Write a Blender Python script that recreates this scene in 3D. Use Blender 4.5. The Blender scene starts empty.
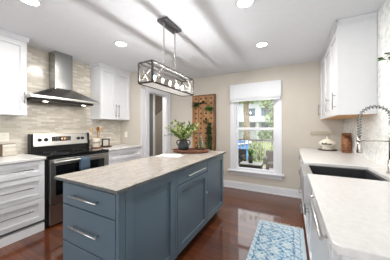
import bpy, bmesh, math, random
from mathutils import Vector, Matrix
rnd = random.Random(7)
scene = bpy.context.scene
col = scene.collection
PI = math.pi

# ------------------------------------------------------------------ camera
cam_data = bpy.data.cameras.new('camera')
cam = bpy.data.objects.new('camera', cam_data)
col.objects.link(cam)
FPX = 184.0
cam_data.sensor_width = 36.0
cam_data.lens = 36.0 * FPX / 390.0
cam_data.shift_y = -2.4 / 390.0
cam_data.clip_start = 0.02
cam_data.clip_end = 300
cam.location = (0, 0, 1.276)
cam.rotation_euler = (PI / 2, 0, math.radians(27.6))
scene.camera = cam

# ------------------------------------------------------------------ world, sun, exposure
world = bpy.data.worlds.new('world')
scene.world = world
world.use_nodes = True
wn = world.node_tree
bg = wn.nodes['Background']
bg.inputs['Color'].default_value = (0.93, 0.97, 1.0, 1)
bg.inputs['Strength'].default_value = 2.3
sun_d = bpy.data.lights.new('sun', 'SUN')
sun_d.energy = 0.9
sun_d.angle = math.radians(3)
sun_d.color = (1.0, 0.96, 0.9)
sun = bpy.data.objects.new('sun', sun_d)
col.objects.link(sun)
sun.location = (3, -3, 8)
sun.rotation_euler = (math.radians(40), 0, math.radians(18))
vs = scene.view_settings
vs.view_transform = 'Standard'
vs.look = 'None'
vs.exposure = 0.43
vs.gamma = 1.0
vs.use_curve_mapping = False
# added fill light behind the camera, to lift the upright faces
dl = bpy.data.lights.new('rear_fill', 'AREA')
dl.shape = 'RECTANGLE'; dl.size = 3.0; dl.size_y = 2.0; dl.energy = 34.0; dl.color = (0.97, 0.985, 1.0)
dlo = bpy.data.objects.new('rear_fill', dl)
col.objects.link(dlo)
dlo.location = (-1.0, -2.55, 1.25)
dlo.rotation_euler = (PI / 2, 0, 0)
DOWNLIGHT_W = 13.0
BULB_STRENGTH = 1250.0
HOOD_W = 1.0
HALL_W = 20.0

# ------------------------------------------------------------------ materials
def lin(c):
    return c / 12.92 if c <= 0.04045 else ((c + 0.055) / 1.055) ** 2.4
def rgb(h):
    h = h.lstrip('#')
    return tuple(lin(int(h[i:i + 2], 16) / 255.0) for i in (0, 2, 4)) + (1.0,)

class NT:
    def __init__(self, name):
        self.m = bpy.data.materials.new(name)
        self.m.use_nodes = True
        self.t = self.m.node_tree
        self.b = self.t.nodes['Principled BSDF']
    def n(self, kind, **kw):
        node = self.t.nodes.new(kind)
        for k, v in kw.items():
            if k in node.inputs:
                node.inputs[k].default_value = v
            else:
                setattr(node, k, v)
        return node
    def l(self, a, b):
        self.t.links.new(a, b)
    def math(self, op, a, b=None):
        n = self.n('ShaderNodeMath', operation=op)
        for i, v in enumerate((a, b)):
            if v is None:
                continue
            if isinstance(v, (int, float)):
                n.inputs[i].default_value = v
            else:
                self.l(v, n.inputs[i])
        return n.outputs[0]
    def ramp(self, fac, stops):
        r = self.n('ShaderNodeValToRGB')
        e = r.color_ramp.elements
        while len(e) < len(stops):
            e.new(0.5)
        for el, (p, c) in zip(e, stops):
            el.position = p
            el.color = c
        self.l(fac, r.inputs['Fac'])
        return r.outputs['Color']
    def mix(self, fac, a, b, blend='MIX'):
        n = self.n('ShaderNodeMix', data_type='RGBA', blend_type=blend)
        for sock, v in ((n.inputs[0], fac), (n.inputs[6], a), (n.inputs[7], b)):
            if isinstance(v, (int, float, tuple)):
                sock.default_value = v
            else:
                self.l(v, sock)
        return n.outputs[2]
    def coords(self, order='xyz', scale=(1, 1, 1)):
        tc = self.n('ShaderNodeTexCoord')
        s = self.n('ShaderNodeSeparateXYZ')
        self.l(tc.outputs['Object'], s.inputs[0])
        c = self.n('ShaderNodeCombineXYZ')
        for i, a in enumerate(order):
            o = s.outputs['xyz'.index(a)]
            self.l(self.math('MULTIPLY', o, scale[i]), c.inputs[i])
        return c.outputs[0]
    def bump(self, h, strength=0.2, dist=0.01):
        b = self.n('ShaderNodeBump', Strength=strength, Distance=dist)
        self.l(h, b.inputs['Height'])
        self.l(b.outputs['Normal'], self.b.inputs['Normal'])

MATS = {}
def plain(name, color, rough=0.5, metal=0.0, noise=0.0, nscale=20.0, coat=0.0, spec=None, stretch=(1, 1, 1)):
    k = NT(name)
    c = rgb(color)
    k.b.inputs['Base Color'].default_value = c
    k.b.inputs['Roughness'].default_value = rough
    k.b.inputs['Metallic'].default_value = metal
    k.b.inputs['Coat Weight'].default_value = coat
    if spec is not None:
        k.b.inputs['Specular IOR Level'].default_value = spec
    nz = k.n('ShaderNodeTexNoise', Scale=nscale, Detail=3.0)
    k.l(k.coords(scale=stretch), nz.inputs['Vector'])
    a = max(noise, 0.015)
    lo = tuple(max(0, v * (1 - a)) for v in c[:3]) + (1,)
    hi = tuple(min(1, v * (1 + a)) for v in c[:3]) + (1,)
    k.l(k.ramp(nz.outputs['Fac'], [(0.3, lo), (0.7, hi)]), k.b.inputs['Base Color'])
    MATS[name] = k.m
    return k.m

WHITE = plain('white_cabinet_paint', '#d5d6d8', 0.35)
TRIMW = plain('white_trim_paint', '#d9dade', 0.4)
WALL = plain('greige_wall_paint', '#c0b9ae', 0.7, noise=0.02, nscale=4)
CEIL = plain('ceiling_paint', '#dcdee1', 0.8)
BLUE = plain('island_blue_paint', '#52636f', 0.35, noise=0.03, nscale=6)
STEEL = plain('brushed_steel', '#a5a5a4', 0.2, 1.0, noise=0.06, nscale=40, stretch=(1, 1, 0.05))
STEELW = plain('steel_panel', '#cfccc6', 0.32, 1.0, noise=0.04, nscale=40)
STEELD = plain('steel_oven_front', '#a8a6a1', 0.3, 1.0, noise=0.04, nscale=40)  # darker copy of the panel steel, dark reflections put into its colour
NICKEL = plain('brushed_nickel', '#c9c8c5', 0.3, 1.0)
PULL = plain('grey_nickel_pull', '#929291', 0.35, 0.9)
DKNICKEL = plain('dark_nickel', '#3a3835', 0.35, 0.6)
CHROME = plain('chrome', '#bdbab2', 0.18, 1.0)
BLACKG = plain('black_glass', '#0a0a0b', 0.06)
BLACK = plain('black_enamel', '#141416', 0.3)
IRON = plain('dark_iron', '#2a2725', 0.5, 0.6)
CHAINM = plain('grey_chain_metal', '#aaa7a3', 0.35, 0.9)
CANOPYM = plain('charcoal_canopy_metal', '#58585b', 0.5, 0.4)
SINK = plain('dark_sink_composite', '#2e2e30', 0.4, noise=0.1, nscale=200)
SINKRIM = plain('sink_steel_apron', '#b9b9ba', 0.35, 0.8)
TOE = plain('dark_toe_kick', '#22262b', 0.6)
GAP = plain('shadow_gap_board', '#55565a', 0.7)
CERAMIC = plain('cream_ceramic', '#ece5d6', 0.25, noise=0.03, nscale=30)
INK = plain('black_ink', '#26221f', 0.5)
POT = plain('black_stoneware', '#23262a', 0.45, noise=0.15, nscale=40)
TOWELM = plain('blue_towel_cloth', '#46586a', 0.9, noise=0.12, nscale=150)
PAPERM = plain('white_linen', '#d9d8d5', 0.9, noise=0.02, nscale=90)
SHADEM = plain('white_shade_cloth', '#d4d6d9', 0.9, noise=0.02, nscale=120)
PLATE = plain('white_plastic', '#e6e2d8', 0.4)
PLATED = plain('plastic_slot', '#8d8a84', 0.5)
RAILM = plain('olive_metal_strip', '#aaa592', 0.5, 0.1)
TRIVET = plain('dark_trivet_wood', '#4a3a30', 0.5, noise=0.2, nscale=30)
SOIL = plain('dark_soil', '#2b2018', 0.9, noise=0.3, nscale=60)
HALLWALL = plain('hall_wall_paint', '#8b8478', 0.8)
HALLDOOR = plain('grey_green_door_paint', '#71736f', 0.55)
HALLSHADE = plain('hall_shade_paint', '#5f564d', 0.8)  # colour of the painted shade on the hall wall
DECKM = plain('deck_boards', '#a89f94', 0.7, noise=0.15, nscale=10)
RAILOUT = plain('grey_deck_rail', '#6b645e', 0.6)
BALUST = plain('pale_baluster', '#a9a59e', 0.6)
WICKER = plain('dark_brown_wicker', '#221d1a', 0.7, noise=0.3, nscale=120)
WICKERL = plain('taupe_wicker', '#5c554e', 0.7, noise=0.25, nscale=120)
TABLET = plain('pale_table_top', '#8f8f89', 0.35)
SIDING = plain('white_siding', '#b2b4b5', 0.7, noise=0.02)
ROOFM = plain('grey_roof_shingle', '#9aa0a6', 0.8, noise=0.1, nscale=30)
HOUSEWIN = plain('dark_house_glass', '#5a636c', 0.2)
SHUTTER = plain('slate_shutters', '#59616b', 0.6)
BARK = plain('tree_bark', '#8a7a68', 0.9, noise=0.25, nscale=20)
POOLW = plain('blue_pool_wall', '#4f8fd0', 0.5, noise=0.05)
POOLRIM = plain('white_pool_rim', '#eceff2', 0.4)
WATER = plain('pool_water', '#4aa8d8', 0.08)
GRASS = plain('lawn_grass', '#878f58', 0.9, noise=0.25, nscale=6)

def leafmat(name, c1, c2, trans=0.25):
    k = NT(name)
    nz = k.n('ShaderNodeTexNoise', Scale=35.0, Detail=2.0)
    k.l(k.coords(), nz.inputs['Vector'])
    k.l(k.ramp(nz.outputs['Fac'], [(0.35, rgb(c1)), (0.65, rgb(c2))]), k.b.inputs['Base Color'])
    k.b.inputs['Roughness'].default_value = 0.5
    MATS[name] = k.m
    return k.m
LEAF = leafmat('leaf_green', '#3f5c22', '#708a3c')
LEAFP = leafmat('leaf_variegated', '#8b9a4c', '#d3d9a4')
LEAFD = leafmat('leaf_dark', '#22391f', '#3b5a2e')
LEAFM = leafmat('leaf_mid', '#355a24', '#5f8a3a')
LEAFT = leafmat('leaf_tree', '#6b8a38', '#9db85e')
LEAFT2 = leafmat('leaf_tree_pale', '#76885a', '#a9b584')

def woodmat(name, c1, c2, c3, order='xyz', scale=(2, 2, 20), rough=0.5, nscale=1.5, coat=0.0):
    k = NT(name)
    nz = k.n('ShaderNodeTexNoise', Scale=nscale, Detail=5.0, Roughness=0.6, Distortion=0.4)
    k.l(k.coords(order, scale), nz.inputs['Vector'])
    k.l(k.ramp(nz.outputs['Fac'], [(0.3, rgb(c1)), (0.5, rgb(c2)), (0.72, rgb(c3))]), k.b.inputs['Base Color'])
    k.b.inputs['Roughness'].default_value = rough
    k.b.inputs['Coat Weight'].default_value = coat
    MATS[name] = k.m
    return k.m
RACKW = woodmat('reclaimed_oak', '#57391f', '#946840', '#bd935f', scale=(14, 4, 1.2))
RACKS = woodmat('reclaimed_oak_edge', '#4a3220', '#6a482e', '#83603f', scale=(4, 14, 1.2))
TRAYW = woodmat('dark_walnut_tray', '#3f2317', '#6a3d27', '#8a5a3c', scale=(3, 18, 10), rough=0.4)
CANW = woodmat('streaked_walnut', '#3d2213', '#7a4a2a', '#b07a4c', scale=(6, 6, 16), rough=0.35, nscale=2.2)
SPOONW = woodmat('pale_spoon_wood', '#b98f5e', '#cfa878', '#e2c49a', scale=(20, 20, 3))
SPOOND = woodmat('dark_spoon_wood', '#6a421f', '#8a5a30', '#a8743f', scale=(20, 20, 3))
UNDERW = woodmat('maple_underside', '#b98452', '#c99763', '#d8aa78', scale=(2, 12, 2))
FRAMEW = woodmat('weathered_grey_frame', '#6b6661', '#8d8882', '#b5b1aa', scale=(30, 4, 30))
BOXW = woodmat('dark_box_wood', '#3d2e22', '#54402f', '#6b533e', scale=(10, 10, 2))

# oak floor: planks running parallel to the window wall
k = NT('hardwood_floor')
br = k.n('ShaderNodeTexBrick', Scale=1.0)
br.offset = 0.37
br.inputs['Mortar Size'].default_value = 0.0018
br.inputs['Brick Width'].default_value = 1.1
br.inputs['Row Height'].default_value = 0.083
br.inputs['Color1'].default_value = rgb('#4a2210')
br.inputs['Color2'].default_value = rgb('#68371b')
br.inputs['Mortar'].default_value = rgb('#2b140c')
k.l(k.coords('xyz'), br.inputs['Vector'])
nz = k.n('ShaderNodeTexNoise', Scale=2.0, Detail=6.0, Roughness=0.65)
k.l(k.coords('xyz', (2.5, 30, 1)), nz.inputs['Vector'])
g = k.ramp(nz.outputs['Fac'], [(0.3, (0.62, 0.6, 0.6, 1)), (0.7, (1.25, 1.25, 1.25, 1))])
k.l(k.mix(1.0, br.outputs['Color'], g, 'MULTIPLY'), k.b.inputs['Base Color'])
k.b.inputs['Roughness'].default_value = 0.45
k.b.inputs['Specular IOR Level'].default_value = 0.2
k.b.inputs['Coat Weight'].default_value = 0.85
k.b.inputs['Coat IOR'].default_value = 1.6
k.b.inputs['Coat Roughness'].default_value = 0.05
k.bump(br.outputs['Fac'], -0.15, 0.004)
k.l([n for n in k.t.nodes if n.type == 'BUMP'][0].outputs[0], k.b.inputs['Coat Normal'])
FLOORM = k.m

# mosaic backsplash on walls of constant X (u = y, v = z)
def tile(name, order):
    k = NT(name)
    br = k.n('ShaderNodeTexBrick', Scale=1.0)
    br.offset = 0.43
    br.inputs['Mortar Size'].default_value = 0.0022
    br.inputs['Bias'].default_value = -0.45
    br.inputs['Brick Width'].default_value = 0.115
    br.inputs['Row Height'].default_value = 0.031
    br.inputs['Color1'].default_value = rgb('#c2baac')
    br.inputs['Color2'].default_value = rgb('#f0ede6')
    br.inputs['Mortar'].default_value = rgb('#cbc5ba')
    v = k.coords(order)
    k.l(v, br.inputs['Vector'])
    wn_ = k.n('ShaderNodeTexNoise', Scale=3.0, Detail=2.0)
    k.l(k.coords(order, (2, 10, 1)), wn_.inputs['Vector'])
    tint = k.ramp(wn_.outputs['Fac'], [(0.35, (0.93, 0.93, 0.92, 1)), (0.65, (1.05, 1.05, 1.05, 1))])
    k.l(k.mix(1.0, br.outputs['Color'], tint, 'MULTIPLY'), k.b.inputs['Base Color'])
    k.b.inputs['Roughness'].default_value = 0.18
    # each tile catches light a little differently
    nb = k.n('ShaderNodeTexNoise', Scale=1.0, Detail=1.0)
    k.l(k.coords(order, (7, 30, 1)), nb.inputs['Vector'])
    hh = k.math('ADD', k.math('MULTIPLY', nb.outputs['Fac'], 0.6), k.math('MULTIPLY', br.outputs['Fac'], -0.5))
    k.bump(hh, 0.25, 0.006)
    return k.m
TILE = tile('beige_mosaic_tile', 'yzx')
k = NT('pearl_mosaic_tile')
vo = k.n('ShaderNodeTexVoronoi', Scale=34.0)
k.l(k.coords('yzx'), vo.inputs['Vector'])
s = k.n('ShaderNodeSeparateColor')
k.l(vo.outputs['Color'], s.inputs[0])
k.l(k.ramp(s.outputs[0], [(0.0, rgb('#d3d8da')), (0.5, rgb('#e3e4e1')), (1.0, rgb('#f2f1ec'))]), k.b.inputs['Base Color'])
k.b.inputs['Roughness'].default_value = 0.2
k.bump(vo.outputs['Distance'], 0.2, 0.005)
PEARL = k.m

# island stone
k = NT('island_granite')
n1 = k.n('ShaderNodeTexNoise', Scale=2.2, Detail=8.0, Roughness=0.7, Distortion=1.2)
k.l(k.coords('xyz', (9.0, 2.6, 1)), n1.inputs['Vector'])
n2 = k.n('ShaderNodeTexNoise', Scale=60.0, Detail=3.0)
k.l(k.coords('xyz', (1, 1, 1)), n2.inputs['Vector'])
c1 = k.ramp(n1.outputs['Fac'], [(0.28, rgb('#8e8780')), (0.43, rgb('#a59d95')), (0.55, rgb('#b3aca4')), (0.72, rgb('#c0bbb5'))])
c2 = k.ramp(n2.outputs['Fac'], [(0.35, (0.88, 0.87, 0.86, 1)), (0.55, (1.04, 1.04, 1.04, 1))])
k.l(k.mix(1.0, c1, c2, 'MULTIPLY'), k.b.inputs['Base Color'])
k.b.inputs['Roughness'].default_value = 0.22
GRANITE = k.m
GEDGE = plain('chiselled_granite_edge', '#56595a', 0.6, noise=0.35, nscale=70)
k = NT('white_quartz')
n1 = k.n('ShaderNodeTexNoise', Scale=40.0, Detail=4.0, Roughness=0.7)
k.l(k.coords(), n1.inputs['Vector'])
k.l(k.ramp(n1.outputs['Fac'], [(0.35, rgb('#d0cfcd')), (0.6, rgb('#d8d7d5'))]), k.b.inputs['Base Color'])
k.b.inputs['Roughness'].default_value = 0.25
QUARTZ = k.m

def glass(name, tint=(1, 1, 1, 1), refl=1.0):
    k = NT(name)
    t = k.t
    tr = k.n('ShaderNodeBsdfTransparent', Color=tint)
    gl = k.n('ShaderNodeBsdfGlossy', Roughness=0.02)
    fr = k.n('ShaderNodeFresnel', IOR=1.45)
    mx = k.n('ShaderNodeMixShader')
    k.l(k.math('MULTIPLY', fr.outputs[0], refl), mx.inputs[0])
    k.l(tr.outputs[0], mx.inputs[1])
    k.l(gl.outputs[0], mx.inputs[2])
    k.l(mx.outputs[0], t.nodes['Material Output'].inputs['Surface'])
    return k.m
PANE = glass('window_glass', (1, 1, 1, 1), 0.5)
CLEAR = glass('clear_glass', (0.985, 0.99, 0.987, 1), 0.7)

def emit(name, color, strength):
    k = NT(name)
    k.b.inputs['Base Color'].default_value = (0.8, 0.8, 0.8, 1)
    k.b.inputs['Emission Color'].default_value = rgb(color)
    k.b.inputs['Emission Strength'].default_value = strength
    return k.m
k = NT('frosted_lamp_panel')
d_ = k.n('ShaderNodeBsdfDiffuse', Color=(.85, .84, .82, 1)); t_ = k.n('ShaderNodeBsdfTranslucent', Color=(.85, .84, .82, 1)); mx = k.n('ShaderNodeMixShader')
mx.inputs[0].default_value = .3
k.l(d_.outputs[0], mx.inputs[1]); k.l(t_.outputs[0], mx.inputs[2]); k.l(mx.outputs[0], k.t.nodes['Material Output'].inputs['Surface'])
FROST = k.m
LAMPM = emit('downlight_diffuser', '#fffaf0', 9.0)
BULBM = emit('bulb_glow', '#fbf9fa', BULB_STRENGTH)
HOODL = emit('hood_lamp_glow', '#fff4e4', 5.0)
DIGIT = emit('amber_digits', '#ffb060', 1.5)

# ------------------------------------------------------------------ mesh builder
class MB:
    def __init__(self):
        self.bm = bmesh.new()
    def _mi(self, faces, mi, smooth=False):
        for f in faces:
            f.material_index = mi
            f.smooth = smooth
    def box(self, x0, x1, y0, y1, z0, z1, mi=0):
        x0, x1 = min(x0, x1), max(x0, x1); y0, y1 = min(y0, y1), max(y0, y1); z0, z1 = min(z0, z1), max(z0, z1)
        v = [self.bm.verts.new((x, y, z)) for x in (x0, x1) for y in (y0, y1) for z in (z0, z1)]
        F = [(0, 1, 3, 2), (4, 6, 7, 5), (0, 4, 5, 1), (2, 3, 7, 6), (0, 2, 6, 4), (1, 5, 7, 3)]
        self._mi([self.bm.faces.new([v[i] for i in f]) for f in F], mi)
        return self
    def obox(self, ax, n0, n1, u0, u1, z0, z1, mi=0):
        if ax == 'x':
            return self.box(n0, n1, u0, u1, z0, z1, mi)
        return self.box(u0, u1, n0, n1, z0, z1, mi)
    def hexa(self, pts, mi=0):
        v = [self.bm.verts.new(p) for p in pts]     # bottom ring 0-3, top ring 4-7
        F = [(3, 2, 1, 0), (4, 5, 6, 7), (0, 1, 5, 4), (1, 2, 6, 5), (2, 3, 7, 6), (3, 0, 4, 7)]
        self._mi([self.bm.faces.new([v[i] for i in f]) for f in F], mi)
        return self
    def prism(self, poly, a, b, ax='z', mi=0):
        def P(u, w, h):
            return {'z': (u, w, h), 'y': (u, h, w), 'x': (h, u, w)}[ax]
        lo = [self.bm.verts.new(P(u, w, a)) for u, w in poly]
        hi = [self.bm.verts.new(P(u, w, b)) for u, w in poly]
        n = len(poly)
        fs = [self.bm.faces.new(lo[::-1]), self.bm.faces.new(hi)]
        for i in range(n):
            fs.append(self.bm.faces.new([lo[i], lo[(i + 1) % n], hi[(i + 1) % n], hi[i]]))
        self._mi(fs, mi)
        return self
    def tube(self, pts, r, n=8, mi=0, closed=False, caps=True):
        pts = [Vector(p) for p in pts]
        m = len(pts)
        rr = r if isinstance(r, (list, tuple)) else [r] * m
        rings = []
        prev = None
        for i, p in enumerate(pts):
            if closed:
                d = pts[(i + 1) % m] - pts[i - 1]
            else:
                d = pts[min(i + 1, m - 1)] - pts[max(i - 1, 0)]
            d.normalize()
            if prev is None:
                a = Vector((0, 0, 1)) if abs(d.z) < 0.9 else Vector((1, 0, 0))
                u = d.cross(a).normalized()
            else:
                u = (prev - d * prev.dot(d)).normalized()
            prev = u
            w = d.cross(u)
            rings.append([self.bm.verts.new(p + (u * math.cos(t) + w * math.sin(t)) * rr[i]) for t in [2 * PI * j / n for j in range(n)]])
        fs = []
        for i in range(m if closed else m - 1):
            A, B = rings[i], rings[(i + 1) % m]
            for j in range(n):
                fs.append(self.bm.faces.new([A[j], A[(j + 1) % n], B[(j + 1) % n], B[j]]))
        self._mi(fs, mi, True)
        if caps and not closed:
            self._mi([self.bm.faces.new(rings[0][::-1]), self.bm.faces.new(rings[-1])], mi)
        return self
    def lathe(self, prof, c=(0, 0, 0), n=24, mi=0, sx=1.0, sy=1.0):
        rings = []
        for r, z in prof:
            if r < 1e-6:
                rings.append([self.bm.verts.new((c[0], c[1], c[2] + z))])
            else:
                rings.append([self.bm.verts.new((c[0] + sx * r * math.cos(2 * PI * j / n), c[1] + sy * r * math.sin(2 * PI * j / n), c[2] + z)) for j in range(n)])
        fs = []
        for A, B in zip(rings, rings[1:]):
            for j in range(n):
                q = [A[j % len(A)], A[(j + 1) % len(A)], B[(j + 1) % len(B)], B[j % len(B)]]
                q2 = []
                for v in q:
                    if v not in q2:
                        q2.append(v)
                if len(q2) >= 3:
                    fs.append(self.bm.faces.new(q2))
        self._mi(fs, mi, True)
        return self
    def leaf(self, p, d, L, W, up=None, bend=0.25, mi=0):
        p = Vector(p); d = Vector(d).normalized()
        up = Vector(up) if up else Vector((rnd.uniform(-.4, .4), rnd.uniform(-.4, .4), 1))
        s = d.cross(up)
        if s.length < 1e-3:
            s = d.cross(Vector((1, 0, 0)))
        s.normalize()
        nrm = s.cross(d).normalized()
        a = p
        m1 = p + d * L * .35 + nrm * L * bend * .25
        m2 = p + d * L * .7 + nrm * L * bend * .1
        t = p + d * L - nrm * L * bend * .2
        V = self.bm.verts.new
        va, vm1, vm2, vt = V(a), V(m1), V(m2), V(t)
        fs = []
        for sg in (1, -1):
            e1 = V(m1 + s * sg * W * .5 - nrm * W * .12)
            e2 = V(m2 + s * sg * W * .42 - nrm * W * .12)
            q = [(va, e1, vm1), (vm1, e1, e2, vm2), (vm2, e2, vt)]
            for f in q:
                fs.append(self.bm.faces.new(f if sg == 1 else f[::-1]))
        self._mi(fs, mi, True)
        return self

def worldloc(o):
    v = Vector((0, 0, 0))
    while o is not None:
        v += o.location
        o = o.parent
    return v

def part(name, mb, mat, parent=None, bevel=0.0, local=False, **props):
    """link the builder's mesh as ONE object; its coordinates are world ones unless local"""
    me = bpy.data.meshes.new(name)
    bmesh.ops.recalc_face_normals(mb.bm, faces=mb.bm.faces)
    if parent is not None and not local:
        bmesh.ops.translate(mb.bm, verts=mb.bm.verts, vec=-worldloc(parent))
    mb.bm.to_mesh(me)
    mb.bm.free()
    for m in (mat if isinstance(mat, (list, tuple)) else [mat]):
        me.materials.append(m)
    o = bpy.data.objects.new(name, me)
    col.objects.link(o)
    if parent is not None:
        o.parent = parent
    if bevel:
        bv = o.modifiers.new('bevel', 'BEVEL')
        bv.width = bevel
        bv.segments = 2
        bv.limit_method = 'ANGLE'
    for kx, vx in props.items():
        o[kx] = vx
    return o

def thing(name, label, cat, loc=(0, 0, 0), group=None):
    o = bpy.data.objects.new(name, None)
    o.empty_display_size = 0.05
    col.objects.link(o)
    o.location = loc
    o['label'] = label
    o['category'] = cat
    if group:
        o['group'] = group
    return o

def single(name, mb, mat, label, cat, group=None, bevel=0.0):
    """a thing that is one mesh: origin at its base"""
    c = [v.co for v in mb.bm.verts]
    base = Vector(((min(v.x for v in c) + max(v.x for v in c)) / 2, (min(v.y for v in c) + max(v.y for v in c)) / 2, min(v.z for v in c)))
    bmesh.ops.translate(mb.bm, verts=mb.bm.verts, vec=-base)
    o = part(name, mb, mat, bevel=bevel)
    o.location = base
    o['label'] = label
    o['category'] = cat
    if group:
        o['group'] = group
    return o

def struct(name, mb, mat, parent=None, bevel=0.0):
    o = part(name, mb, mat, parent, bevel)
    if parent is None:
        o['kind'] = 'structure'
    return o

def copy_tree(o, parent=None):
    c = o.copy()
    col.objects.link(c)
    c.parent = parent
    for ch in list(o.children):
        copy_tree(ch, c)
    return c

# ================================================================== SETTING
XL, XR, YW, ZC = -3.33, 0.77, 3.84, 2.44
XD, YRET = -2.72, 2.83
YB = -2.6
struct('floor', MB().box(-4.9, XR + .15, YB, YW + .15, -.1, 0).box(-4.9, -2.6, YW + .15, 4.8, -.1, 0), FLOORM)
struct('ceiling', MB().box(-4.9, XR + .15, YB, YW + .15, ZC, ZC + .12).box(-4.9, -2.6, YW + .15, 4.8, ZC, ZC + .12), CEIL)
struct('wall_left', MB().box(XL - .15, XL, YB, YRET, 0, ZC), TILE)
struct('wall_right', MB().box(XR, XR + .15, YB, YW + .15, 0, ZC), PEARL)
struct('wall_return', MB().box(-4.9, XL, YRET, YRET + .12, 0, ZC).box(XL, XD, YRET, YRET + .12, 0, ZC), WALL)
DY0, DY1, DZ = 3.05, 3.70, 2.06
struct('wall_doorway', MB().box(XD - .12, XD, YRET + .12, DY0, 0, ZC).box(XD - .12, XD, DY1, YW + .15, 0, ZC).box(XD - .12, XD, DY0, DY1, DZ, ZC)
       .box(XD - .12, XD, YW + .15, 4.7, 0, ZC), WALL)
WX0, WX1, WZ0, WZ1 = -1.06, -.245, .39, 2.05
struct('wall_back', MB().box(XD, WX0, YW, YW + .15, 0, ZC).box(WX1, XR, YW, YW + .15, 0, ZC)
       .box(WX0, WX1, YW, YW + .15, 0, WZ0).box(WX0, WX1, YW, YW + .15, WZ1, ZC), WALL)
struct('wall_rear', MB().box(-4.9, -2.5, YB - .15, YB, 0, ZC).box(-.75, -.35, YB - .15, YB, 0, ZC).box(.5, XR + .15, YB - .15, YB, 0, ZC)
       .box(-2.5, -.75, YB - .15, YB, 2.15, ZC).box(-.35, .5, YB - .15, YB, 2.15, ZC).box(-.35, .5, YB - .15, YB, 0, .9), WALL)
# hall seen through the doorway
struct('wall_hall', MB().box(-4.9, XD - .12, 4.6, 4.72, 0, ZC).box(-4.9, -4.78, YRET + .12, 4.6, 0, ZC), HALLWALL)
struct('hall_shade_panel', MB().prism([(-3.80, 1.68), (-2.85, 2.32), (-2.85, ZC), (-3.80, ZC)], 4.57, 4.6, 'y'), HALLSHADE)  # diagonal shade on the hall wall, put in as a thin dark panel
hl = bpy.data.lights.new('hall_fill', 'AREA'); hl.size = .3; hl.energy = HALL_W; hl.color = (1, .98, .95)
ho = bpy.data.objects.new('hall_fill', hl); col.objects.link(ho); ho.location = (-3.5, 3.4, ZC - .03)  # added unseen light that brightens the hall
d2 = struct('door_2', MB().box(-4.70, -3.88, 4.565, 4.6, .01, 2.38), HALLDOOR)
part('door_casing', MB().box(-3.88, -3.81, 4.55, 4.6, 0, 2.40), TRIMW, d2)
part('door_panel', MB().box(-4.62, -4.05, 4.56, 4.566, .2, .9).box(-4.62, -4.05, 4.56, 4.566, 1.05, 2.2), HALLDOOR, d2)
# doorway casing
mb = MB()
mb.box(XD, XD + .02, DY0 - .11, DY0, 0, DZ + .11).box(XD, XD + .02, DY1, DY1 + .11, 0, DZ + .11).box(XD, XD + .02, DY0, DY1, DZ, DZ + .11)
mb.box(XD + .02, XD + .032, DY0 - .11, DY0 - .085, 0, DZ + .11).box(XD + .02, XD + .032, DY1 + .085, DY1 + .11, 0, DZ + .11).box(XD + .02, XD + .032, DY0 - .11, DY1 + .11, DZ + .085, DZ + .11)
mb.box(XD - .12, XD, DY0 - .002, DY0 + .015, 0, DZ).box(XD - .12, XD, DY1 - .015, DY1 + .002, 0, DZ).box(XD - .12, XD, DY0, DY1, DZ - .015, DZ + .002)
struct('trim_1', mb, TRIMW)
struct('trim_2', MB().box(XD - .002, XD + .012, YRET - .012, YRET + .1, 0, ZC - .36), TRIMW)
mb = MB().box(XD + .03, XR - .6, YW - .016, YW, 0, .12).box(XD + .03, XR - .6, YW - .011, YW, .12, .14).box(XD + .03, XR - .6, YW - .026, YW - .016, 0, .02)
struct('baseboard_back', mb, TRIMW)

# window
w = bpy.data.objects.new('window_1', None)
col.objects.link(w); w.location = (-.65, YW, .39); w['kind'] = 'structure'
mb = MB().box(-1.15, WX0, YW - .022, YW, .39, 2.16).box(WX1, -.155, YW - .022, YW, .39, 2.16).box(WX0, WX1, YW - .022, YW, WZ1, 2.16)
mb.box(WX0 - .003, WX0 + .02, YW, YW + .15, WZ0, WZ1).box(WX1 - .02, WX1 + .003, YW, YW + .15, WZ0, WZ1).box(WX0, WX1, YW, YW + .15, WZ1 - .02, WZ1 + .003)
part('casing', mb, TRIMW, w, .003)
part('sill', MB().box(-1.19, -.115, YW - .07, YW + .1, .365, .392), TRIMW, w, .004)
part('apron', MB().box(-1.15, -.155, YW - .018, YW, .29, .365), TRIMW, w, .003)
def sash(y, z0, z1, name):
    a, b = WX0 + .02, WX1 - .02
    m = MB().box(a, a + .042, y, y + .035, z0, z1).box(b - .042, b, y, y + .035, z0, z1).box(a + .042, b - .042, y, y + .035, z0, z0 + .05).box(a + .042, b - .042, y, y + .035, z1 - .045, z1)
    s_ = part(name, m, TRIMW, w, .003)
    part('pane', MB().box(a + .035, b - .035, y + .015, y + .019, z0 + .04, z1 - .04), PANE, s_)
sash(YW + .03, .392, 1.27, 'lower_sash')
sash(YW + .075, 1.23, 2.03, 'upper_sash')

# ================================================================== KITCHEN BUILDERS
def shaker(ax, n, out, u0, u1, z0, z1, rail=.06, th=.02, rec=.016):
    """framed door or drawer front: back plane at n, facing out (+1/-1)"""
    f = n + out * th
    m = MB()
    m.obox(ax, n, f, u0, u0 + rail, z0, z1).obox(ax, n, f, u1 - rail, u1, z0, z1)
    m.obox(ax, n, f, u0 + rail, u1 - rail, z0, z0 + rail).obox(ax, n, f, u0 + rail, u1 - rail, z1 - rail, z1)
    m.obox(ax, n, f - out * rec, u0 + rail, u1 - rail, z0 + rail, z1 - rail)
    return m

def pull(ax, n, out, u, z, L, vertical=False, r=.0055, stand=.032):
    m = MB()
    c = n + out * stand
    def P(nn, t):
        uu, zz = (u, z + t) if vertical else (u + t, z)
        return (nn, uu, zz) if ax == 'x' else (uu, nn, zz)
    m.tube([P(c, -L / 2), P(c, L / 2)], r, 8)
    for t in (-L / 2 + .03, L / 2 - .03):
        m.tube([P(n, t), P(c, t)], r * .8, 6)
    return m

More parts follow.
